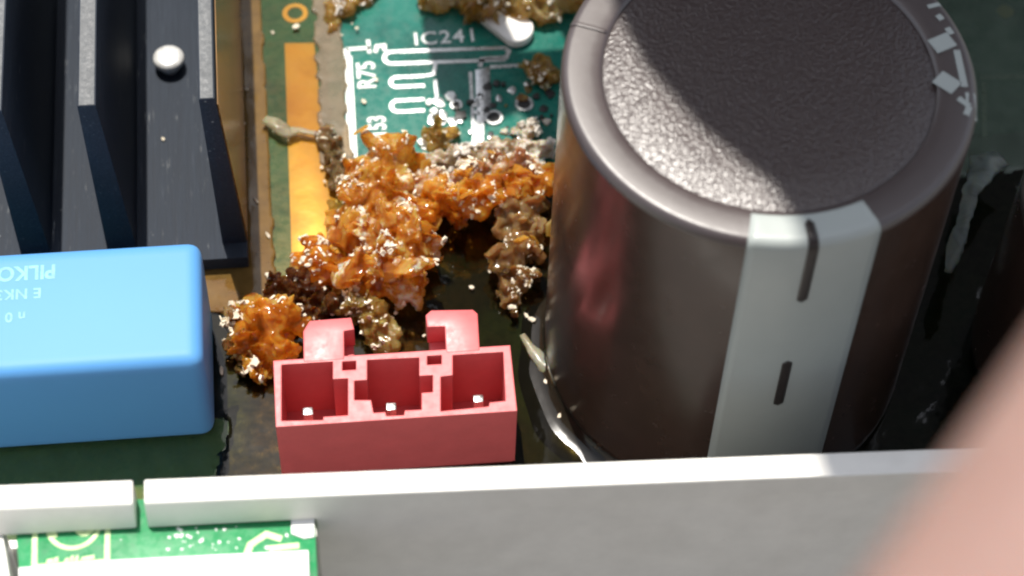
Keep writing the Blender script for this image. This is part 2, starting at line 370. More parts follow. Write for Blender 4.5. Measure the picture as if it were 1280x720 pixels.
# ------------------------------------------------------------------ plastic case
RZ = 22.0
case = thing('plastic_case', 'white plastic case with a long front rim around the circuit board', 'case', (0, -40, -12))
def line(z, a, b):
    A, B = U(a[0], a[1], z), U(b[0], b[1], z)
    def at(x):
        t = (x-A.x)/(B.x-A.x); return A.y+(B.y-A.y)*t
    return at
back = line(RZ, (0, 606), (1190, 560)); front = line(RZ, (182, 629), (1180, 590))
xg0, xg1 = U(166, 600, RZ).x, U(180, 600, RZ).x
xr = U(394, 649, RZ-2.8).x
front_b = line(RZ-2.8, (187, 660), (394, 649))
def grid_solid(name, cols, rows, fy, by, skip, bev):
    """front/back faced solid: cols of x, rows of z, front y fy(x, z), back y by(x); skip cells are left open"""
    v = []; f = []; nc, nr = len(cols), len(rows)
    for j, z in enumerate(rows):
        for x in cols: v.append((x, fy(x, z), z))
    for j, z in enumerate(rows):
        for x in cols: v.append((x, by(x), z))
    n = nc*nr; cells = [(i, j) for j in range(nr-1) for i in range(nc-1) if (i, j) not in skip]
    for (i, j) in cells:
        q = (j*nc+i, j*nc+i+1, (j+1)*nc+i+1, (j+1)*nc+i)
        f += [q, tuple(n+k for k in reversed(q))]
        for (di, dj, e) in ((-1, 0, (0, 3)), (1, 0, (1, 2)), (0, -1, (0, 1)), (0, 1, (3, 2))):
            if (i+di, j+dj) not in cells: f.append((q[e[0]], q[e[1]], n+q[e[1]], n+q[e[0]]))
    used = sorted({k for q in f for k in q}); mp = {k: i for i, k in enumerate(used)}
    return mesh(name, [v[k] for k in used], [tuple(mp[k] for k in q) for q in f], M_white, case, bevel=bev, seg=3)
def fy_(x, z):
    if z >= RZ-0.01: return front(x)
    return front_b(x)-(RZ-2.8-z)*0.05
grid_solid('rim', [-95, xg0], [RZ-2.8, RZ], fy_, back, (), 0.2)
grid_solid('rim', [xg1, xr, 110], [-12, RZ-2.8, RZ], fy_, back, ((0, 0),), 0.2)
prism('inner_wall', [(-95, back(-95)-0.9), (xr-0.05, back(xr)-0.9), (xr-0.05, back(xr)-0.1), (-95, back(-95)-0.1)], -12, RZ-9, M_white, case, 0.1)
prism('floor_plate', [(-95, back(-95)+0.05), (109, back(109)+0.05), (109, 53), (-95, 53)], -12, -1.65, M_white, case, 0.3)
lx = U(16, 680, RZ-3.4).x
prism('side_block', [(-95, front(-95)-40), (lx+1.6, front(lx)-14), (lx-1.0, back(lx)-1.0), (-95, back(-95)-1.0)], -12, RZ-2.85, M_white, case, 0.2)

ledge = thing('lower_circuit_board', 'bright green circuit board strip with printed square badge below the white rim', 'circuit board', (-30, -45, RZ-4.6))
lz = RZ-2.95
prism('substrate', [(lx+0.05, front(lx)+2.0), (lx+2.0, front(lx)-18), (xr-0.05, front(xr)-18), (xr-0.05, front(xr)+2.0)], lz-1.6, lz, M_ledge, ledge, 0.05)
def L2(x, y): p = U(x, y, lz); return (p.x, p.y)
q0, q1 = L2(43, 664), L2(135, 660); q2, q3 = L2(133, 702), L2(42, 710)
ribbon('badge_square', [L2(44, 640), L2(43, 709), L2(134, 702), L2(135, 632)], 0.42, M_yelsilk, ledge, lz+0.05, 0.06)
cc = Vector(L2(92, 657)); rr_ = (Vector(L2(124, 656))-cc).length
ribbon('badge_ring', arc(cc.x, cc.y, rr_, 0, 2*pi, 40)[:-1], 0.36, M_yelsilk, ledge, lz+0.05, 0.06, closed=True)
c2 = Vector(L2(106, 659))
ribbon('badge_loop', arc(c2.x, c2.y, 0.62, 0, 2*pi, 18)[:-1], 0.42, M_yelsilk, ledge, lz+0.07, 0.06, closed=True)
ribbon('badge_stroke', [L2(64, 655), L2(69, 672)], 0.4, M_yelsilk, ledge, lz+0.07, 0.06)
# worn lettering line along the bottom of the badge: broken blocks, unreadable in the photograph
random.seed(4)
for (xa, xb, ya, yb) in ((57, 66, 698, 706), (66, 73, 696, 704), (80, 86, 697, 703), (87, 92, 694, 702), (93, 98, 694, 702), (101, 118, 694, 701)):
    a, b_ = L2(xa, yb), L2(xb, ya)
    prism('worn_lettering', [(a[0], a[1]), (b_[0], a[1]+0.05), (b_[0], b_[1]), (a[0]+0.1, b_[1]-0.1)], lz, lz+0.05, M_yelsilk, ledge, 0)
# the pale arrow-like print and scuffed corner at the right
ribbon('badge_arrow', [L2(309, 692), L2(313, 681), L2(333, 668), L2(352, 674)], 0.55, M_yelsilk, ledge, lz+0.05, 0.06)
ribbon('badge_arrow', [L2(336, 686), L2(374, 682)], 0.5, M_yelsilk, ledge, lz+0.05, 0.06)
prism('torn_label', [L2(364, 668), L2(364, 650), L2(393, 648), L2(393, 672), L2(380, 674)], lz+0.02, lz+0.14, M_label, ledge, 0.02)
lab = [U(24, 713, lz), U(150, 703, lz), U(386, 691, lz), U(388, 760, lz), U(30, 790, lz)]
o = prism('white_label', [(p.x, p.y) for p in lab], lz+0.02, lz+0.5, M_label, ledge, 0.08)
o['label'] = 'plain white label block on the green strip'
random.seed(9)
for i in range(34):
    p = U(random.gauss(262, 38), random.uniform(658, 688), lz)
    if p.x > xr-0.4: continue
    r = random.uniform(0.06, 0.22)
    prism('scuff', [(p.x+r*random.uniform(.5, 1.3)*cos(a), p.y+r*random.uniform(.5, 1.3)*sin(a)) for a in (0.2, 1.5, 2.9, 4.4, 5.4)], lz-0.01, lz+0.03+0.02*random.random(), M_silk, ledge, 0)

# ------------------------------------------------------------------ main circuit board
pcb = thing('circuit_board', 'green circuit board coated in old brown lacquer', 'circuit board', (0, 0, -1.6))
prism('substrate', [(-85, back(-85)+0.1), (105, back(105)+0.1), (105, 52), (-85, 52)], -1.6, 0, M_board, pcb, 0.1)
def P2(x, y): p = U(x, y, 0); return (p.x, p.y)
# golden copper strip
prism('copper_strip', [(-20.6, 2.0), (-15.4, 2.0), (-15.6, 14), (-16.9, 20), (-17.3, 31.3), (-20.3, 31.5)], 0.0, 0.09, M_copper, pcb, 0.02)
# via ring at the top of the strip
cv = Vector(P2(369, 17))
ribbon('via_ring', arc(cv.x, cv.y, 1.05, 0, 2*pi, 24)[:-1], 0.5, M_copper, pcb, 0.09, 0.08, closed=True)
# silkscreen
prism('silkscreen_band', [P2(431, 72), P2(440, 70), P2(447, 198), P2(436, 196), P2(424, 180), P2(433, 150)], 0, 0.07, M_silk, pcb, 0)
ribbon('silkscreen_line', [P2(433, 62), P2(463, 60)], 0.45, M_silk, pcb)
ribbon('silkscreen_line', [P2(460, 50), P2(462, 67)], 0.4, M_silk, pcb)
ribbon('silkscreen_line', [P2(432, 61), P2(434, 70)], 0.6, M_silk, pcb)
ribbon('silkscreen_line', [P2(469, 66), P2(471, 58), P2(480, 57), P2(481, 64)], 0.45, M_silk, pcb)
ang = atan2(P2(588, 50)[1]-P2(517, 57)[1], P2(588, 50)[0]-P2(517, 57)[0])
p = P2(517, 57); text('component_marking', 'IC241', 2.35, (p[0], p[1], 0.05), M_silk, pcb, 0.02, 1.12, 0.02, 1.05)
p = P2(470, 111); text('component_marking', 'R75', 2.6, (p[0], p[1], 0.05), M_silk, pcb, pi/2, 1.0, 0.06, 0.86)
p = P2(483, 172); text('component_marking', '153', 2.5, (p[0], p[1], 0.05), M_silk, pcb, pi/2, 1.0, 0.07, 0.74)
# printed hairpin traces
def hairpin(x0, x1, ya, yb, slope=-0.05):
    A, B = Vector(P2(x0, ya)), Vector(P2(x0, yb)); r = (A-B).length/2; c = (A+B)/2
    e1 = Vector(P2(x1, ya+slope*(x1-x0))); e0 = Vector(P2(x1, yb+slope*(x1-x0)))
    pts = [e1]+[Vector((c.x+r*cos(t), c.y+r*sin(t))) for t in [pi/2+pi*i/10 for i in range(11)]]+[e0]
    return ribbon('trace', pts, 0.42, M_tin, pcb)
hairpin(490, 632, 65, 80, -0.035).data
hairpin(496, 531, 97, 109); hairpin(498, 531, 126, 140)
ribbon('trace', [P2(631, 60), P2(636, 64), P2(633, 72), P2(602, 74), P2(600, 84)], 0.45, M_tin, pcb)
ribbon('trace', [P2(612, 84), P2(650, 82)], 0.42, M_tin, pcb, 0.052)
ribbon('trace', [P2(545, 77), P2(542, 93), P2(532, 95)], 0.35, M_tin, pcb, 0.053)
ribbon('trace', [P2(544, 100), P2(546, 122)], 0.35, M_tin, pcb, 0.054)
ribbon('trace', [P2(588, 90), P2(594, 200)], 0.35, M_tin, pcb, 0.05)
prism('wide_trace', [P2(594, 88), P2(612, 84), P2(614, 132), P2(606, 150), P2(604, 190), P2(597, 190)], 0, 0.075, M_tin, pcb, 0.01)
# through holes
for (px, py, r) in ((617, 148, 0.78), (655, 131, 0.8), (547, 150, 0.8), (628, 186, 0.5), (570, 132, 0.5)):
    c = Vector(P2(px, py))
    h = ribbon('through_hole', arc(c.x, c.y, r, 0, 2*pi, 24)[:-1], 0.28, M_tin, pcb, 0.22, 0.2, closed=True)
    prism('hole_bore', arc(c.x, c.y, r-0.12, 0, 2*pi, 20)[:-1], 0.01, 0.09, M_dark, h, 0)
random.seed(11)
for i in range(40):
    px, py = random.uniform(530, 600), random.uniform(118, 205)
    c = Vector(P2(px, py)); r = random.uniform(0.25, 0.8)
    prism('solder_scrap', [(c.x+r*random.uniform(.5, 1.2)*cos(t), c.y+r*random.uniform(.5, 1.2)*sin(t)) for t in [k*pi/4 for k in range(8)]], 0.0, random.uniform(0.1, 0.5), random.choice((M_tin, M_tin, M_silk, M_dark)), pcb, 0.05)
for i in range(46):
    px, py = random.uniform(600, 690), random.uniform(105, 205)
    c = Vector(P2(px, py)); r = random.uniform(0.2, 0.65)
    prism('debris', [(c.x+r*random.uniform(.4, 1.2)*cos(t), c.y+r*random.uniform(.4, 1.2)*sin(t)) for t in [k*pi/3.5 for k in range(7)]], 0.0, random.uniform(0.08, 0.35), random.choice((M_tin, M_dark, M_dark, M_brown, M_pale)), pcb, 0.04)
# far right
ribbon('trace', [P2(1225, 97), P2(1300, 95)], 0.6, M_tin, pcb)
ribbon('trace', [P2(1230, 102), P2(1231, 190)], 0.5, M_tin, pcb, 0.055)
c = Vector(P2(1256, 16)); prism('solder_pad', arc(c.x, c.y, 0.9, 0, 2*pi, 18)[:-1], 0, 0.3, M_copper, pcb, 0.1)

# lacquer films: height fields with broken outlines
def film(name, x0, x1, y0, y1, step, inside, z, amp, m, seed, fs=0.12, en=0.7):
    nx, ny = int((x1-x0)/step)+1, int((y1-y0)/step)+1; v = []; f = []
    for j in range(ny):
        for i in range(nx):
            x, y = x0+i*step, y0+j*step
            v.append((x, y, z+amp*noise.noise((x*fs+seed, y*fs, seed))+amp*0.25*noise.noise((x*0.5+seed, y*0.5, seed))))
    for j in range(ny-1):
        for i in range(nx-1):
            x, y = x0+(i+.5)*step, y0+(j+.5)*step
            if inside(x+en*noise.noise((x*0.8, y*0.8, seed)), y+en*noise.noise((x*0.8+9, y*0.8, seed))):
                k = j*nx+i; f.append((k, k+1, k+1+nx, k+nx))
    used = sorted({i for q in f for i in q}); mp = {a: b for b, a in enumerate(used)}
    o = mesh(name, [v[i] for i in used], [tuple(mp[i] for i in q) for q in f], m, pcb, smooth=True)
    bm = bmesh.new(); bm.from_mesh(o.data)
    for it in range(10):
        bmesh.ops.smooth_vert(bm, verts=[q for q in bm.verts if q.is_boundary], factor=0.5, use_axis_x=True, use_axis_y=True)
    # thin the film to nothing at its broken edge
    for q in bm.verts:
        if q.is_boundary: q.co.z = (0.12+1.6)*S
    bm.to_mesh(o.data); bm.free()
    return o
def in_main(x, y):
    if y > 14 and -14.5 < x < 9.5: return False
    if x < -21 and y > -0.5: return False
    if x < -13.5 and y > 3.5+0.2*(x+14): return False
    if y < -12.5 and x < -27.6+0.3*(y+15): return False
    if y < back(x)+0.3: return False
    return y < 15 or x > 9.5 and y < 12
o = film('lacquer_coating', -62, 70, -32, 16, 0.3, in_main, 0.30, 0.10, M_lacquer, 3.3); o['label'] = 'dark glossy brown lacquer'
o = film('lacquer_coating', 36, 75, 6, 50, 0.5, lambda x, y: x > 37 and y > 9, 0.3, 0.1, M_lacq_h, 1.4); o['label'] = 'dull grey green lacquer'
o = film('lacquer_coating', -62, -24, -32, -10, 0.3, lambda x, y: y < -11 and x < -26.6+0.3*(y+15) and y > back(x)+0.3, 0.22, 0.05, M_lacq_o, 9.4); o['label'] = 'thin olive lacquer, colour lightened against the shade in front of the blue capacitor'
o = film('lacquer_coating', -23.6, -15.2, 1.5, 46, 0.22, lambda x, y: -23.2 < x < -15.8 and y > 2.5, 0.2, 0.05, M_lacq_y, 7.1)
o = film('lacquer_coating', -32, -21.4, -1, 51, 0.22, lambda x, y: x < -21.9-0.01*y, 0.42, 0.12, M_lacq_b, 5.2, 0.25, 0.15); o['label'] = 'reddish brown glossy lacquer along the heat sink'
o = film('lacquer_coating', -18.2, -13.4, 13, 48, 0.2, lambda x, y: -17.4 < x < -14.3 and y > 15, 0.36, 0.1, M_lacq_g, 2.2); o['label'] = 'cloudy grey lifted lacquer'

# ------------------------------------------------------------------ heat sink
hsk = thing('heat_sink', 'black finned aluminium heat sink with a bright steel rivet', 'heat sink', (-45, 30, 0.5))
HB, HT, HY0, HY1 = 2.2, 24.0, 5.6, 51
box('base_plate', -80, -24.6, 3.9, HY1, 0.5, HB, M_heat, hsk, 0.15)
for (tl, tr_, bl, br) in ((-27.2, -25.8, -26.95, -24.65), (-37.6, -36.0, -37.7, -34.9), (-45.6, -44.0, -45.7, -42.9), (-54.0, -52.4, -54.1, -51.2)):
    bot = [(bl, HY0, HB), (br, HY0, HB), (br, HY1, HB), (bl, HY1, HB)]
    top = [(tl, HY0, HT), (tr_, HY0, HT), (tr_, HY1, HT), (tl, HY1, HT)]
    fn = hexa('fin', bot, top, M_heat, hsk, 0.12)
    box('fin_edge', tl+0.14, tr_-0.14, HY0+0.1, HY1-0.1, HT-0.3, HT+0.03, M_tip, fn, 0.02)
def streak_mat():
    m, nt, b = mat('streaked_brown_lacquer'); st = nz(nt, coord(nt, (0.3, 0.03, 1)), 1.4, 5, 0.65)
    setc(nt, b, 'Base Color', ramp(nt, st, [(0.3, (0.09, 0.045, 0.012)), (0.5, (0.20, 0.105, 0.03)), (0.7, (0.33, 0.19, 0.06))]))
    b.inputs['Roughness'].default_value = 0.2; bump(nt, b, st, 0.3, 0.15); return m
o = hexa('lacquer_coating', [(-24.62, HY0+0.3, HB+0.05), (-24.5, HY0+0.3, HB+0.05), (-24.5, HY1-0.2, HB+0.05), (-24.62, HY1-0.2, HB+0.05)],
     [(-25.72, HY0+0.3, HT-1.2), (-25.6, HY0+0.3, HT-1.2), (-25.6, HY1-0.2, HT-1.2), (-25.72, HY1-0.2, HT-1.2)], streak_mat(), hsk, 0)
o['label'] = 'streaky brown lacquer on the outer fin side'
cr = U(211, 74, HB+1.2)
lathe('rivet', [(1.0, HB), (1.0, HB+0.9), (1.45, HB+0.9), (1.55, HB+1.1), (1.52, HB+1.5), (1.35, HB+1.7), (0.95, HB+1.78), (0.4, HB+1.7)], (cr.x, cr.y), M_rivet, hsk, 32)

# ------------------------------------------------------------------ blue film capacitor
BZ = 13.2
blue = thing('film_capacitor', 'glossy blue box film capacitor beside the heat sink', 'capacitor', (-44, -8, 0))
bx1, by0, by1 = -28.1, -14.4, -1.4
box('body', -59, bx1, by0, by1, 0.4, BZ, M_blue, blue, 1.5, seg=6)
p = U(70, 338, BZ); text('marking', 'PILKOR', 2.05, (p.x, p.y+0.6, BZ+0.0), M_faint, blue, pi, 1.02, 0.06, 0.9)
p = U(52, 366, BZ); text('marking', 'E NK3', 1.5, (p.x, p.y+0.5, BZ+0.0), M_faint, blue, pi, 1.05, 0.03, 0.95)
p = U(32, 396, BZ); text('marking', 'n 0', 1.4, (p.x, p.y+0.5, BZ+0.0), M_faint, blue, pi, 1.05, 0.03, 0.95)
for x in (-55, -34): box('lead', x-0.4, x+0.4, -8.4, -7.6, 0.02, 0.5, M_pin, blue, 0.05)

# ------------------------------------------------------------------ red connector
CH = 9.5
con = thing('pin_connector', 'red three-pin plastic connector housing', 'connector', (-12, -16, 0.3))
def C2(x, y): p = U(x, y, CH); return (p.x, p.y)
cx0, cx1, cy0, cy1 = -22.3, -1.5, -19.1, -12.35
outer = [(cx0, cy0), (cx1, cy0), (cx1, cy1), (cx0, cy1)]
cav1 = [C2(352, 526), C2(352, 456), C2(416, 452), C2(416, 474), C2(435, 473), C2(435, 519), C2(404, 521), C2(404, 525)]
cav2 = [C2(467, 516), C2(464, 500), C2(443, 500), C2(443, 476), C2(459, 475), C2(459, 450), C2(524, 447), C2(524, 470), C2(541, 469), C2(541, 490), C2(527, 491), C2(527, 512), C2(506, 513), C2(505, 519), C2(483, 520), C2(482, 515)]
cav3 = [C2(551, 514), C2(551, 471), C2(566, 469), C2(566, 444), C2(629, 440), C2(632, 501), C2(612, 503), C2(611, 508)]
sq1 = [C2(428, 463), C2(428, 452), C2(445, 451), C2(445, 462)]
sq2 = [C2(534, 456), C2(534, 445), C2(552, 444), C2(552, 455)]
solid_with_holes('housing', outer, [cav1, cav2, cav3, sq1, sq2], 0.8, CH, M_red, con, 0.14)
box('housing_floor', cx0+0.2, cx1-0.2, cy0+0.2, cy1-0.2, 0.3, 1.4, M_red, con, 0.05)
tabL = [C2(379, 442), C2(379, 414), C2(387, 401), C2(439, 397), C2(443, 412), C2(430, 414), C2(430, 441)]
tabR = [C2(557, 433), C2(556, 408), C2(534, 409), C2(532, 394), C2(539, 388), C2(591, 387), C2(597, 392), C2(599, 430)]
for tp in (tabL, tabR):
    tp2 = [(x, max(min(y, cy1), y)) for x, y in tp]
    ys = sorted(y for _, y in tp)
    tp2 = [(x, cy1-0.35 if y < cy1+0.9 else y) for x, y in tp]
    lt = prism('latch_tab', tp2, 6.9, CH+0.012, M_red, con, 0.06)
    xs = [x for x, _ in tp]
    box('latch_arm', min(xs)+0.25, max(xs)-0.15, cy1-0.04, max(ys)-0.5, 1.0, 6.92, M_red, lt, 0.1)
for (px, py) in ((385, 514), (489, 508), (598, 498)):
    p = U(px, py, 7.0); box('pin', p.x-0.45, p.x+0.45, p.y-0.4, p.y+0.4, 1.0, 7.05, M_pin, con, 0.15)

# ------------------------------------------------------------------ electrolytic capacitors
def electrolytic(label, cx, cy, R, H, seed, name='electrolytic_capacitor'):
    t = thing(name, label, 'capacitor', (cx, cy, 0.2))
    prof = [(R-0.8, 0.2), (R-0.05, 0.9), (R, 2.0)]+[(R, 2+(H-2.95)*i/6) for i in range(1, 7)]
    prof += [(R-0.7+0.7*cos(a), H-0.95+0.85*sin(a)) for a in [pi/2*i/8 for i in range(1, 9)]]
    RI = R-3.3
    prof += [(R-2.2, H-0.12), (RI+0.35, H-0.2), (RI+0.1, H-0.3), (RI, H-0.55)]
    body = lathe('sleeve', prof[:9], (cx, cy), M_sleeve, t, 128)
    lathe('rim', prof[8:], (cx, cy), M_rim, t, 128)
    lathe('end_disc', [(RI+0.02, H-0.9), (RI-0.02, H-0.48), (RI-0.3, H-0.40), (RI-4, H-0.39)], (cx, cy), M_disc, t, 96)
    # arc-length table of the outer profile
    pl = prof[2:]; s = [0]
    for a, b_ in zip(pl, pl[1:]): s.append(s[-1]+hypot(b_[0]-a[0], b_[1]-a[1]))
    def on(sv_, ang, lift):
        for i in range(len(pl)-1):
            if sv_ <= s[i+1] or i == len(pl)-2:
                k = (sv_-s[i])/(s[i+1]-s[i]); r = pl[i][0]+(pl[i+1][0]-pl[i][0])*k; z = pl[i][1]+(pl[i+1][1]-pl[i][1])*k
                ta = Vector((pl[i+1][0]-pl[i][0], pl[i+1][1]-pl[i][1])).normalized(); nr, nzz = ta.y, -ta.x
                r += nr*lift; z += nzz*lift
                return (cx+r*cos(ang), cy+r*sin(ang), z)
    return t, on, s
def wrap(name, on, rows, lift, m, parent, n=8):
    v = []; f = []
    for (sv_, a0, a1) in rows:
        v += [on(sv_, a0+(a1-a0)*i/n, lift) for i in range(n+1)]
    for j in range(len(rows)-1):
        for i in range(n): f.append((j*(n+1)+i, j*(n+1)+i+1, (j+1)*(n+1)+i+1, (j+1)*(n+1)+i))
    nv = len(v)
    v += [tuple(q) for (sv_, a0, a1) in rows for q in [on(sv_, a0+(a1-a0)*i/n, lift-0.04) for i in range(n+1)]]
    f += [tuple(nv+i for i in reversed(q)) for q in f]
    # rim of the thin print layer
    R0 = len(rows)
    for j in range(R0-1):
        for e in (0, n):
            f.append((j*(n+1)+e, (j+1)*(n+1)+e, nv+(j+1)*(n+1)+e, nv+j*(n+1)+e))
    for e in (0, R0-1):
        for i in range(n): f.append((e*(n+1)+i, e*(n+1)+i+1, nv+e*(n+1)+i+1, nv+e*(n+1)+i))
    return mesh(name, v, f, m, parent, smooth=True)
EX, EY, ER, EH = 18.77, -7.9, 16.44, 40.0
ecap, on, sl = electrolytic('large dark brown electrolytic capacitor with grained top and grey minus stripe', EX, EY, ER, EH, 1)
def ang_at(px, py, z): p = U(px, py, z); return atan2(p.y-EY, p.x-EX)
aL, aR = ang_at(936, 288, EH-0.8), ang_at(1088, 272, EH-0.8)
smax = sl[-1]; s_top = sl[6]         # where the straight side ends
sEnd = smax-0.75
rows = [(s_top*i/10, aL, aR) for i in range(10)]+[(s_top+(sEnd-s_top)*i/14, aL, aR) for i in range(15)]
wrap('minus_stripe', on, rows, 0.05, M_stripe, ecap, 14)
def capsule(sa, sb, ac, hw, k=0.0, name='minus_mark', m=None):
    rows = []; rad = hw
    for i in range(25):
        sv_ = sa+(sb-sa)*i/24; d = min(sv_-sa, sb-sv_)
        w = hw if d > rad else sqrt(max(0.0, rad*rad-(rad-d)**2))
        c = ac+k*(i/24)
        rows.append((sv_, c-max(w, 0.02)/ER, c+max(w, 0.02)/ER))
    wrap(name, on, rows, 0.10, m or M_mark, ecap, 4)
am = ang_at(1011, 290, EH-0.8)
capsule(s_top-7.0, sEnd-0.5, am, 0.42)
capsule(s_top-22.5, s_top-15.6, am+0.0, 0.42)
# sleeve overlap seam on the rim
asm = ang_at(737, 33, EH)
wrap('sleeve_seam', on, [(s_top+0.5+(sEnd-s_top-0.2)*i/12, asm-0.012, asm+0.012) for i in range(13)], 0.10, M_rim, ecap, 3)
# white trade print over the right-hand edge
def logo(px0, py0, px1, py1, w, name='white_print'):
    a0, a1 = U(px0, py0, EH), U(px1, py1, EH)
    n = 8; rows = []
    for i in range(n+1):
        p = a0+(a1-a0)*(i/n); r = hypot(p.x-EX, p.y-EY); a = atan2(p.y-EY, p.x-EX)
        rows.append((p, r, a))
    v = []; f = []
    d = (a1-a0).normalized(); nn = Vector((-d.y, d.x, 0))
    def zz(q):
        r = hypot(q.x-EX, q.y-EY); r = min(r, ER-0.02)
        e = r-(ER-0.7)
        return EH-0.95+0.85*sqrt(max(0, 1-(e/0.7)**2)) if e > 0 else EH-0.1
    for (p, r, a) in rows:
        for sgn in (-1, 1):
            q = p+nn*(w/2*sgn); v.append((q.x, q.y, zz(q)+0.06))
    for i in range(n): f.append((2*i, 2*i+1, 2*i+3, 2*i+2))
    o = mesh(name, v, f, M_stripe, ecap)
    o.modifiers.new('thick', 'SOLIDIFY').thickness = 0.03*S
logo(1166, 58, 1190, 48, 1.5); logo(1172, 95, 1196, 110, 1.5); logo(1198, 122, 1212, 132, 0.5); logo(1212, 132, 1208, 143, 0.5)
logo(1196, 62, 1206, 108, 0.55); logo(1172, 18, 1178, 24, 0.5); logo(1160, 8, 1176, 4, 0.4); logo(1184, 34, 1190, 42, 0.5); logo(1213, 115, 1217, 145, 0.8)
# resin meniscus round its foot
fv = []; ff = []; NA = 60
fprof = [(3.6, 0.10), (2.8, 0.27), (2.1, 0.38), (1.5, 0.48), (1.0, 0.58), (0.7, 0.7), (0.4, 0.9), (0.2, 1.15), (0.03, 1.5)]
for i in range(NA+1):
    a = radians(150+108*i/NA); w = sin(pi*i/NA)**0.5*(0.85+0.3*noise.noise((i*0.11, 3.3, 0)))
    for (dr, z) in fprof: fv.append((EX+(ER+dr*max(w, 0.02))*cos(a), EY+(ER+dr*max(w, 0.02))*sin(a), 0.1+(z-0.1)*max(w, 0.05)))
n_ = len(fprof)
for i in range(NA):
    for j in range(n_-1): ff.append((i*n_+j, (i+1)*n_+j, (i+1)*n_+j+1, i*n_+j+1))
fo = mesh('resin_fillet', fv, ff, M_fillet, ecap, smooth=True)
fo['label'] = 'glossy lacquer fillet around the foot'
# neighbour on the right
n2 = U(1262, 195, 24)
ecap2, on2, sl2 = electrolytic('smaller dark capacitor standing beyond the big one, behind the hand', n2.x+13.0, n2.y-6.5, 13.0, 24.0, 2)

# ------------------------------------------------------------------ resin lumps
def lump_mesh(lumps, seed, voxel=0.19, d1=0.5, d2=0.14, jag=0.25, shards=10, pit=2.2):
    rnd = random.Random(seed); bm = bmesh.new()
    def poly(c, r, eul, sub, lo):
        t = bmesh.new(); bmesh.ops.create_icosphere(t, subdivisions=sub, radius=1)
        planes = [(Vector((rnd.gauss(0, 1), rnd.gauss(0, 1), rnd.gauss(0, 1))).normalized(), rnd.uniform(lo, 0.95)) for _ in range(11)]
        for vv in t.verts:
            k = min([1.15]+[h_/vv.co.dot(n_) for n_, h_ in planes if vv.co.dot(n_) > 0.05])
            vv.co = Vector((vv.co.x*r[0]*k, vv.co.y*r[1]*k, vv.co.z*r[2]*k))
        t.transform(Matrix.Translation(c) @ Matrix.Rotation(eul[2], 4, 'Z') @ Matrix.Rotation(eul[1], 4, 'Y') @ Matrix.Rotation(eul[0], 4, 'X'))
        me = bpy.data.meshes.new('t'); t.to_mesh(me); t.free(); bm.from_mesh(me); bpy.data.meshes.remove(me)
    for (c, r) in lumps:
        poly(c, [q*0.88 for q in r], [rnd.uniform(-.3, .3) for _ in range(3)], 4, 0.6)
        m_ = (r[0]+r[1]+r[2])/3
        for _ in range(shards):
            d = Vector((rnd.gauss(0, 1), rnd.gauss(0, 1), rnd.gauss(0.25, 1))).normalized()
            p = c+Vector((d.x*r[0], d.y*r[1], d.z*r[2]))*rnd.uniform(0.6, 0.98); q = m_*rnd.uniform(0.32, 0.68)
            poly(p, (q*rnd.uniform(.8, 1.4), q, q*rnd.uniform(.25, .55)), [rnd.uniform(-3, 3) for _ in range(3)], 3, 0.55)
    me = bpy.data.meshes.new('t'); bm.to_mesh(me); bm.free()
    o = bpy.data.objects.new('t', me); COL.objects.link(o)
    rm = o.modifiers.new('r', 'REMESH'); rm.mode = 'VOXEL'; rm.voxel_size = voxel
    out = bpy.data.meshes.new_from_object(o.evaluated_get(bpy.context.evaluated_depsgraph_get()))
    bpy.data.objects.remove(o); bpy.data.meshes.remove(me)
    sh = Vector((seed*7.3, seed*3.1, 0)); ns = [v.normal.copy() for v in out.vertices]
    for vv, nn in zip(out.vertices, ns):
        q = vv.co+sh
        h = d1*noise.noise(q*0.42)+pit*min(0, noise.noise(q*0.62+Vector((31, 7, 3)))+0.08)+d2*(0.6-abs(noise.noise(q*0.85))*2.4)+d2*0.6*(0.3-abs(noise.noise(q*1.9))*1.6)+d2*0.3*noise.noise(q*3.6)
        # broken facets: cells with flat-ish steps
        ce = noise.voronoi(q*0.55)[0]; h += 0.55*d2*(ce[1]-ce[0]-0.4)
        vv.co = vv.co+nn*h
    return out
def flakes(src, n, seed, size, zmin=0.15, zlow=-99, parallel=0.6, sel=None, thin=0.3, thr=0.02, spread=(.3, .45, .6, .8, 1, 1.6)):
    rnd = random.Random(seed)
    polys = [p for p in src.polygons if p.normal.z > zmin and p.center.z > zlow and noise.noise(Vector(p.center)*0.38+Vector((seed, 0, 0))) > thr]
    v = []; f = []
    if not polys: return v, f
    for i in range(n):
        p = rnd.choice(polys); s = size*rnd.choice(spread); c = Vector(p.center)+Vector(p.normal)*rnd.uniform(-0.15, 0.3)*s
        nn = (Vector(p.normal)*parallel+Vector((rnd.gauss(0, .5), rnd.gauss(0, .5), rnd.gauss(0, .3)))).normalized()
        a = nn.orthogonal().normalized(); b_ = nn.cross(a); rot = rnd.uniform(0, 6.28)
        k = rnd.choice((5, 6, 7, 8)); th = s*thin*rnd.uniform(.5, 1.3); e = rnd.uniform(.6, 1)
        base = len(v); ring = []
        for j in range(k):
            t = rot+2*pi*j/k+rnd.uniform(-.3, .3); rr = s*rnd.uniform(.45, 1.25)
            ring.append(a*cos(t)*rr+b_*sin(t)*rr*e+nn*rnd.uniform(-.2, .2)*s)
        for q in ring: v.append(c+q)
        for q in ring: v.append(c+q*0.85+nn*th)
        f += [tuple(range(base+k, base+2*k)), tuple(reversed(range(base, base+k)))]
        f += [(base+j, base+(j+1) % k, base+k+(j+1) % k, base+k+j) for j in range(k)]
    return v, f
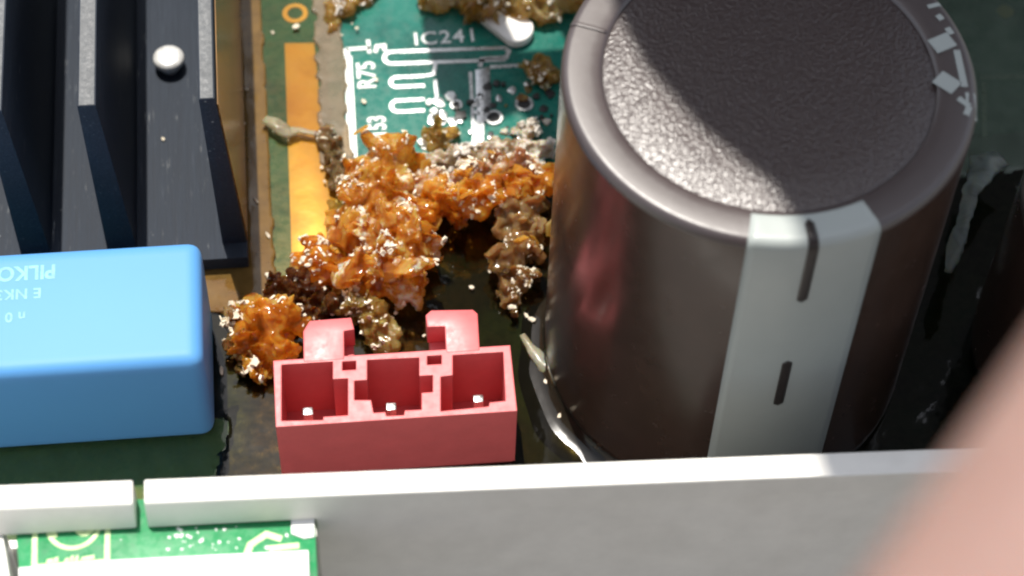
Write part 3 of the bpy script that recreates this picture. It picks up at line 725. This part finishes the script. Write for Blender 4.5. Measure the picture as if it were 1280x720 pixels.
def chunk(name, label, cat, lumps, m, seed, nfl=60, fsize=0.3, flz=0.15, group=None, zfloor=0.3, fl_mat=None, plates=0, **kw):
    """lumps: (pixel x, pixel y, height z, (rx, ry, rz)) in mm"""
    L = [(U(px, py, z), r) for (px, py, z, r) in lumps]
    me = lump_mesh(L, seed, **kw)
    for vv in me.vertices:
        if vv.co.z < zfloor: vv.co.z = zfloor-0.02*abs(noise.noise(vv.co))
    base = sum((c for c, _ in L), Vector())/len(L); base.z = zfloor
    t = thing(name, label, cat, base, group)
    fv, ff = flakes(me, int(nfl*1.2), seed+100, fsize*1.0, flz, thin=0.4, thr=0.10)
    pv, pf = flakes(me, int(plates*0.7), seed+300, 0.85, -0.25, thin=0.16, parallel=0.45, thr=-0.12, spread=(.5, .7, 1, 1.3))
    me.transform(Matrix.Translation(-base)); me.transform(Matrix.Scale(S, 4))
    for p in me.polygons: p.use_smooth = True
    try: me.set_sharp_from_angle(angle=radians(34))
    except Exception: pass
    body = link('resin_body', me, m, t)
    if fv:
        fo = mesh('crust_flakes', fv, ff, fl_mat or M_flake, t); fo['kind'] = 'stuff'
    if pv:
        fo = mesh('resin_plates', pv, pf, M_plate, t); fo['kind'] = 'stuff'
    return t

chunk('resin_lump', 'tall cracked amber resin lump with pale crust behind the connector', 'resin lump',
      [(488, 205, 4.0, (3.0, 2.8, 3.0)), (452, 225, 2.6, (2.6, 2.6, 2.4)), (470, 255, 3.5, (3.0, 3.0, 3.0)), (496, 290, 4.2, (3.2, 3.2, 3.6)),
       (505, 325, 3.8, (2.9, 2.8, 3.6)), (455, 300, 3.0, (3.0, 3.0, 2.8)), (440, 275, 2.0, (2.2, 2.2, 1.8)), (520, 275, 3.0, (1.8, 2.0, 2.4)), (478, 235, 3.6, (2.8, 2.4, 2.8)), (468, 335, 3.4, (3.2, 2.8, 3.0)), (500, 362, 2.4, (2.2, 1.8, 2.0))],
      M_amber, 3, 340, 0.26, plates=80)
chunk('resin_lump', 'flat orange resin lobe with a pale chipped edge over the golden strip', 'resin lump',
      [(400, 328, 2.2, (2.6, 2.2, 1.5)), (425, 335, 2.4, (2.5, 2.0, 1.4)), (415, 350, 1.5, (2.6, 1.3, 1.0)), (385, 322, 1.8, (1.4, 1.4, 1.0))],
      M_amber2, 8, 60, 0.28, d1=0.5, plates=12)
chunk('resin_bridge', 'ragged orange resin bridge reaching the big dark capacitor', 'resin lump',
      [(532, 262, 3.4, (1.8, 1.8, 2.0)), (548, 258, 3.8, (2.6, 2.0, 2.0)), (580, 255, 4.2, (2.8, 2.0, 2.0)), (615, 245, 4.6, (2.8, 1.7, 1.6)), (650, 235, 4.8, (2.8, 1.5, 1.5)),
       (680, 228, 4.8, (2.0, 1.3, 1.4))],
      M_amber2, 14, 120, 0.28, d1=0.7, plates=50)
chunk('resin_crust', 'pinkish brown crumbly crust along the top of the orange bridge', 'resin crust',
      [(545, 232, 3.0, (2.4, 2.0, 1.9)), (580, 225, 3.2, (2.8, 1.9, 1.9)), (620, 218, 3.4, (2.8, 1.8, 1.8)), (658, 210, 3.6, (2.6, 1.6, 1.7))],
      M_pinkcrust, 17, 260, 0.26, d1=0.6, plates=40)
chunk('resin_crust', 'white crumbled resin crust around the solder holes', 'resin crust',
      [(605, 195, 0.9, (2.2, 1.8, 0.9)), (640, 190, 1.0, (2.4, 1.9, 1.0)), (670, 192, 0.9, (1.8, 1.6, 0.9)), (655, 165, 0.5, (1.4, 1.4, 0.5)), (540, 205, 1.0, (2.6, 1.8, 1.0)), (575, 205, 0.9, (2.2, 1.6, 0.9))],
      M_pale, 21, 420, 0.28, fl_mat=M_flake_w)
chunk('resin_shard', 'dull brown ragged resin flap hanging down beside the big capacitor', 'resin lump',
      [(660, 258, 4.0, (2.7, 1.0, 1.6)), (650, 278, 3.5, (3.1, 0.9, 1.7)), (655, 298, 3.0, (2.6, 0.9, 1.6)), (646, 318, 2.8, (2.9, 0.9, 1.5)), (641, 340, 2.2, (2.7, 0.9, 1.5)), (639, 360, 1.7, (2.0, 0.9, 1.2)), (640, 378, 1.2, (1.0, 0.8, 0.9)), (642, 392, 0.8, (0.5, 0.6, 0.6))],
      M_brown, 33, 60, 0.24, d1=0.3, plates=6)
chunk('resin_lump', 'orange and crusty resin lump wedged between blue capacitor and connector', 'resin lump',
      [(340, 405, 3.4, (2.5, 2.3, 2.6)), (345, 435, 3.0, (2.1, 1.8, 2.2)), (310, 425, 2.6, (2.0, 2.0, 2.0)), (318, 395, 2.2, (2.0, 2.0, 1.8)), (325, 462, 1.4, (1.4, 1.5, 1.2))],
      M_amber2, 41, 40, 0.26, d1=0.6, plates=8)
chunk('resin_crust', 'grey white crumbly crust on the blue capacitor side of the lump', 'resin crust',
      [(290, 405, 2.6, (1.3, 1.5, 1.2)), (296, 430, 2.2, (1.3, 1.4, 1.2)), (308, 452, 1.8, (1.2, 1.2, 1.1))],
      M_brown, 47, 110, 0.3, d1=0.5)
chunk('resin_shard', 'dark translucent brown resin shards behind the red latch', 'resin lump',
      [(360, 365, 1.8, (2.0, 2.2, 1.6)), (385, 380, 1.6, (2.4, 2.0, 1.4)), (350, 390, 1.4, (1.8, 1.8, 1.2)), (410, 385, 1.4, (2.2, 1.8, 1.2))],
      M_dkbrown, 52, 40, 0.24, d1=0.9, d2=0.6)
chunk('resin_shard', 'olive brown resin slab leaning between the two red latches', 'resin lump',
      [(450, 385, 1.8, (2.4, 1.8, 1.6)), (465, 410, 1.6, (2.0, 1.8, 1.4)), (478, 425, 1.2, (1.6, 1.4, 1.0)), (432, 378, 1.4, (2.0, 1.5, 1.2))],
      M_olive, 58, 50, 0.27, d1=0.6)
chunk('resin_chip', 'small amber resin chip in a solder hole', 'resin chip',
      [(552, 170, 0.9, (1.7, 1.6, 1.0))], M_olive, 63, 12, 0.2, d1=0.4)
chunk('resin_chip', 'curled amber resin chip on green board against the capacitor', 'resin chip',
      [(665, 90, 0.8, (1.4, 1.2, 0.8)), (685, 97, 0.9, (1.6, 1.0, 0.8)), (675, 82, 0.6, (1.6, 0.9, 0.6))], M_olive, 66, 24, 0.22, d1=0.5)
chunk('resin_lump', 'brown crusted resin ridge above the white plastic strip', 'resin lump',
      [(600, 6, 1.2, (3.4, 1.8, 1.3)), (640, 4, 1.6, (3.6, 2.0, 1.6)), (680, 8, 1.4, (2.6, 1.8, 1.4)), (710, 2, 1.4, (2.6, 1.8, 1.4)), (555, -8, 1.0, (3.0, 2.2, 1.2))], M_olive, 71, 70, 0.36)
chunk('resin_lump', 'cloudy tan resin film curling over the golden strip edge', 'resin lump',
      [(415, 195, 0.8, (1.4, 2.4, 0.7)), (425, 225, 1.0, (1.6, 2.0, 0.8)), (405, 175, 0.6, (0.9, 1.6, 0.5))], M_tan, 76, 20, 0.2, d1=0.5)
chunk('resin_lump', 'mossy dark resin clump at the corner of the cleaned board', 'resin lump',
      [(425, 5, 0.7, (1.8, 1.6, 0.8)), (450, -8, 0.8, (2.4, 1.8, 0.9)), (415, 25, 0.4, (0.9, 1.4, 0.4))], M_olive, 79, 40, 0.3, d1=0.5, fl_mat=M_flake_w)
# yellow bubble of clear glue next to the strip
chunk('resin_chip', 'clear yellow resin blister on the golden strip', 'resin chip',
      [(428, 265, 0.7, (2.0, 2.4, 0.6)), (440, 250, 0.8, (1.6, 1.8, 0.7))], amber_mat('clear_yellow_resin', (0.45, 0.30, 0.06), (0.60, 0.45, 0.12), (0.7, 0.56, 0.2), 0.25, 0.5), 83, 10, 0.2, d1=0.4)

# glue strings: swept, uneven strips
def string(name, label, pts, m, seed, flat=0.45, seg=12):
    P = [Vector(p[:3]) for p in pts]; W_ = [p[3] for p in pts]
    D = []
    for i in range(len(P)-1):
        for k in range(6):
            t = k/6; D.append((P[i].lerp(P[i+1], t), W_[i]*(1-t)+W_[i+1]*t))
    D.append((P[-1], W_[-1])); v = []; f = []
    for i, (c, w) in enumerate(D):
        d = (D[min(i+1, len(D)-1)][0]-D[max(i-1, 0)][0]).normalized(); sd = d.cross(Vector((0, 0, 1))).normalized(); up = sd.cross(d)
        for k in range(seg):
            a = 2*pi*k/seg; q = c+sd*cos(a)*w+up*sin(a)*w*flat
            v.append(q+Vector((noise.noise(q*1.1+Vector((seed, 0, 0))), noise.noise(q*1.1+Vector((0, seed, 0))), 0.5*noise.noise(q*1.3)))*0.35*min(1, w*1.5))
    for i in range(len(D)-1):
        for k in range(seg): f.append((i*seg+k, i*seg+(k+1) % seg, (i+1)*seg+(k+1) % seg, (i+1)*seg+k))
    f += [tuple(range(seg))[::-1], tuple(range((len(D)-1)*seg, len(D)*seg))]
    o = mesh(name, v, f, m, None, loc=P[0], smooth=True); return o
def up(x, y, z, w): p = U(x, y, z); return (p.x, p.y, p.z, w)
tag(string('glue_string', '', [up(330, 150, 1.2, 0.45), up(345, 155, 1.3, 0.75), up(360, 165, 1.1, 0.7), up(374, 163, 0.9, 0.4), up(395, 168, 0.8, 0.35), up(420, 164, 0.6, 0.3)], M_string, 2), 'pale dried glue string lying across the golden strip', 'glue string')
tag(string('glue_string', '', [up(1250, 198, 4, 1.0), up(1232, 205, 5, 1.4), up(1217, 235, 6, 0.85), up(1205, 275, 6, 0.6), up(1194, 312, 6, 0.75), up(1184, 340, 6, 0.45)], amber_mat('grey_glue', (0.20, 0.23, 0.21), (0.28, 0.32, 0.29), (0.34, 0.38, 0.35), 0.2, 0.3, (0.4, 0.42, 0.38), 1.0, 0.25), 5, 0.3), 'pale translucent glue strand stretched between the two dark capacitors', 'glue string')
tag(string('glue_string', '', [up(652, 418, 0.7, 0.3), up(668, 440, 0.6, 0.6), up(684, 462, 0.5, 0.7), up(694, 482, 0.5, 0.3)], M_string, 7, 0.5), 'short tan glue smear on dark board at the big capacitor foot', 'glue string')

# white plastic strip near the top
a_, b_ = U(580, 0, 1.0), U(648, 38, 1.0)
st = thing('plastic_strip', 'white round-ended plastic strip lying on the green board', 'plastic strip', (b_.x, b_.y, 0.1))
ax = (b_-a_); ax.z = 0; ln = ax.length; ax.normalize(); pr = Vector((-ax.y, ax.x, 0))
outl = [a_-pr*0.5]+[b_+ax*1.2*cos(t)*1.2+pr*1.75*sin(t) for t in [-pi/2+pi*i/10 for i in range(11)]]+[a_+pr*2.2]
prism('strip_body', [(q.x, q.y) for q in outl], 0.15, 1.2, M_white, st, 0.25, seg=3)

# loose crumbs
random.seed(77)
crumb_px = [(341, 42, 0), (204, 175, HB), (320, 252, 0.4), (335, 295, 0.4), (305, 155, 0.4), (308, 112, 0.4), (540, 300, 4), (665, 400, 0.4), (658, 395, 0.4), (487, 425, 2.2), (745, 560, 0.5), (277, 464, 0.4), (683, 478, 0.4),
            (402, 210, 0.4), (406, 228, 0.4), (370, 35, 0.3), (425, 18, 0.6), (440, 30, 0.4), (446, 36, 0.4), (427, 45, 0.3), (335, 345, 0.4), (332, 365, 0.5), (350, 410, 0.4), (640, 385, 2), (470, 100, 0.1), (455, 128, 0.1), (590, 360, 0.4), (575, 415, 0.4), (720, 455, 0.4), (735, 470, 0.4), (700, 520, 0.4), (612, 340, 0.5), (530, 420, 0.4)]
for i, (px, py, z) in enumerate(crumb_px):
    c = U(px, py, z); r = random.uniform(0.16, 0.36)*(1.25 if i in (6, 10, 7, 15) else 1)
    bm = bmesh.new(); bmesh.ops.create_icosphere(bm, subdivisions=1, radius=1)
    ax_ = Vector((random.uniform(.6, 1.6), random.uniform(.5, 1), random.uniform(.4, .8)))
    for v in bm.verts: v.co = Vector((v.co.x*ax_.x, v.co.y*ax_.y, v.co.z*ax_.z))*r*random.uniform(.75, 1.2)*S
    bm.transform(Matrix.Rotation(random.uniform(0, 3), 4, 'Z')); me = bpy.data.meshes.new('resin_crumb'); bm.to_mesh(me); bm.free()
    o = link('resin_crumb', me, M_flake, None, (c.x, c.y, z+r*0.4))
    where = ('on the black heat sink' if z == HB else 'on the reddish brown lacquer by the heat sink' if px < 345 and py < 370 else 'by the golden copper strip' if px < 412 and py < 240
             else 'on the cleaned green board' if py < 140 else 'on the dark lacquer by the big capacitor foot' if px > 640 and py > 380 else 'among the amber lumps' if z >= 2 else 'on the dark lacquer around the connector')
    tag(o, 'tiny pale resin crumb lying '+where, 'crumb', 'resin crumbs '+where)

# ------------------------------------------------------------------ added panel, out of view behind, that shades the right-hand side
blocker = thing('shadow_panel', 'tall charcoal panel added out of view behind the circuit board to cast shadow', 'shadow panel', (38, 56, -12))
def panel(outer, holes):
    cu = bpy.data.curves.new('p', 'CURVE'); cu.dimensions = '2D'; cu.fill_mode = 'BOTH'
    for poly in [outer]+holes:
        sp = cu.splines.new('POLY'); sp.points.add(len(poly)-1); sp.use_cyclic_u = True
        for p_, q in zip(sp.points, poly): p_.co = ((q[0]-38)*S, (q[1]+12)*S, 0, 1)
    cu.extrude = 0.9*S
    t = bpy.data.objects.new('tmp', cu); COL.objects.link(t)
    me = bpy.data.meshes.new_from_object(t.evaluated_get(bpy.context.evaluated_depsgraph_get()))
    bpy.data.objects.remove(t); me.transform(Matrix.Rotation(pi/2, 4, 'X')); return me
pts = [(-2.6, -12), (-2.6, 56), (-10.6, 59), (-12.4, 66), (-13.6, 89), (-11, 102), (-6.4, 97), (-5.6, 105), (-7.4, 135), (-7.4, 213), (-5.7, 232), (-2.6, 249), (-2.2, 259), (-3.0, 275), (-3.0, 300), (78, 300), (78, -12)]  # outline shaped to set the edge of the cast shadow
slot = [(-4.4, 65), (1.4, 65), (1.4, 80), (-4.4, 80)]  # opening added to let a patch of sun through
link('shadow_panel_sheet', panel(pts, [slot]), M_shadow_panel, blocker)
box('shadow_panel_foot', 4, 74, 54, 78, -12, -10.5, M_shadow_panel, blocker, 0.3)

# ------------------------------------------------------------------ hand
def hand():
    # local frame: fingers +Y, palm in XY plane, little finger at -X (a left hand seen from its back)
    joints = []; edges = []; rad = []
    def J(p, r, prev=None):
        joints.append(Vector(p)); rad.append(r)
        if prev is not None: edges.append((prev, len(joints)-1))
        return len(joints)-1
    wrist = J((6, -95, 0), 25); fore = J((14, -190, -8), 33, wrist); 
    palm = J((3, -60, 0), 24, wrist)
    fingers = [(-27, (30, 18, 15), (9.6, 8.6, 7.6, 6.2), 0.02, -14), (-9, (38, 24, 18), (9.8, 9, 8.2, 6.8), 0.35, -6), (10, (40, 26, 19), (10, 9.2, 8.4, 7), 0.5, 0), (29, (36, 22, 18), (10, 9.2, 8.2, 6.8), 0.45, -5)]
    for (x, ls, rs, curl, y0) in fingers:
        p = Vector((x*0.72, -34, 0)); a = J(p, 15, palm)
        p = Vector((x, y0, 2)); a = J(p, rs[0]+2.2, a); ang = curl*0.6
        for l, r in zip(ls, rs[1:]):
            p = p+Vector((x*0.002*l, cos(ang)*l, -sin(ang)*l)); a = J(p, r, a); ang += curl
    t0 = J((26, -66, -6), 17, palm); t1 = J((44, -44, -14), 12, t0); t2 = J((52, -18, -22), 10, t1); J((54, 6, -28), 7.5, t2)
    me = bpy.data.meshes.new('hand'); me.from_pydata([j*S for j in joints], edges, [])
    o = bpy.data.objects.new('hand', me); COL.objects.link(o)
    sk = o.modifiers.new('skin', 'SKIN'); 
    for d, r in zip(me.skin_vertices[0].data, rad): d.radius = (r*S, r*S*0.86)
    me.skin_vertices[0].data[2].use_root = True
    s2 = o.modifiers.new('sub', 'SUBSURF'); s2.levels = 2; s2.render_levels = 2
    out = bpy.data.meshes.new_from_object(o.evaluated_get(bpy.context.evaluated_depsgraph_get()))
    bpy.data.objects.remove(o)
    for p in out.polygons: p.use_smooth = True
    return out
hm = hand()
DH = 66.0
# the little finger's middle sits beyond the lower right corner; the finger runs down-left in the picture
mid = UD(1518, 800, DH)
fy = (cR*0.572+cU*0.82).normalized()          # fingertip direction
fx = (cR*0.82-cU*0.572).normalized()          # towards the other fingers, out of frame
fzv = fx.cross(fy)
Rm = Matrix((fx, fy, fzv)).transposed().to_4x4()
loc = mid-(fx*(-27)+fy*18)
ho = link('hand', hm, M_skin, None, loc); ho.matrix_world = Matrix.Translation(loc*S) @ Rm
tag(ho, 'blurred bare finger of a hand reaching past the case', 'hand')
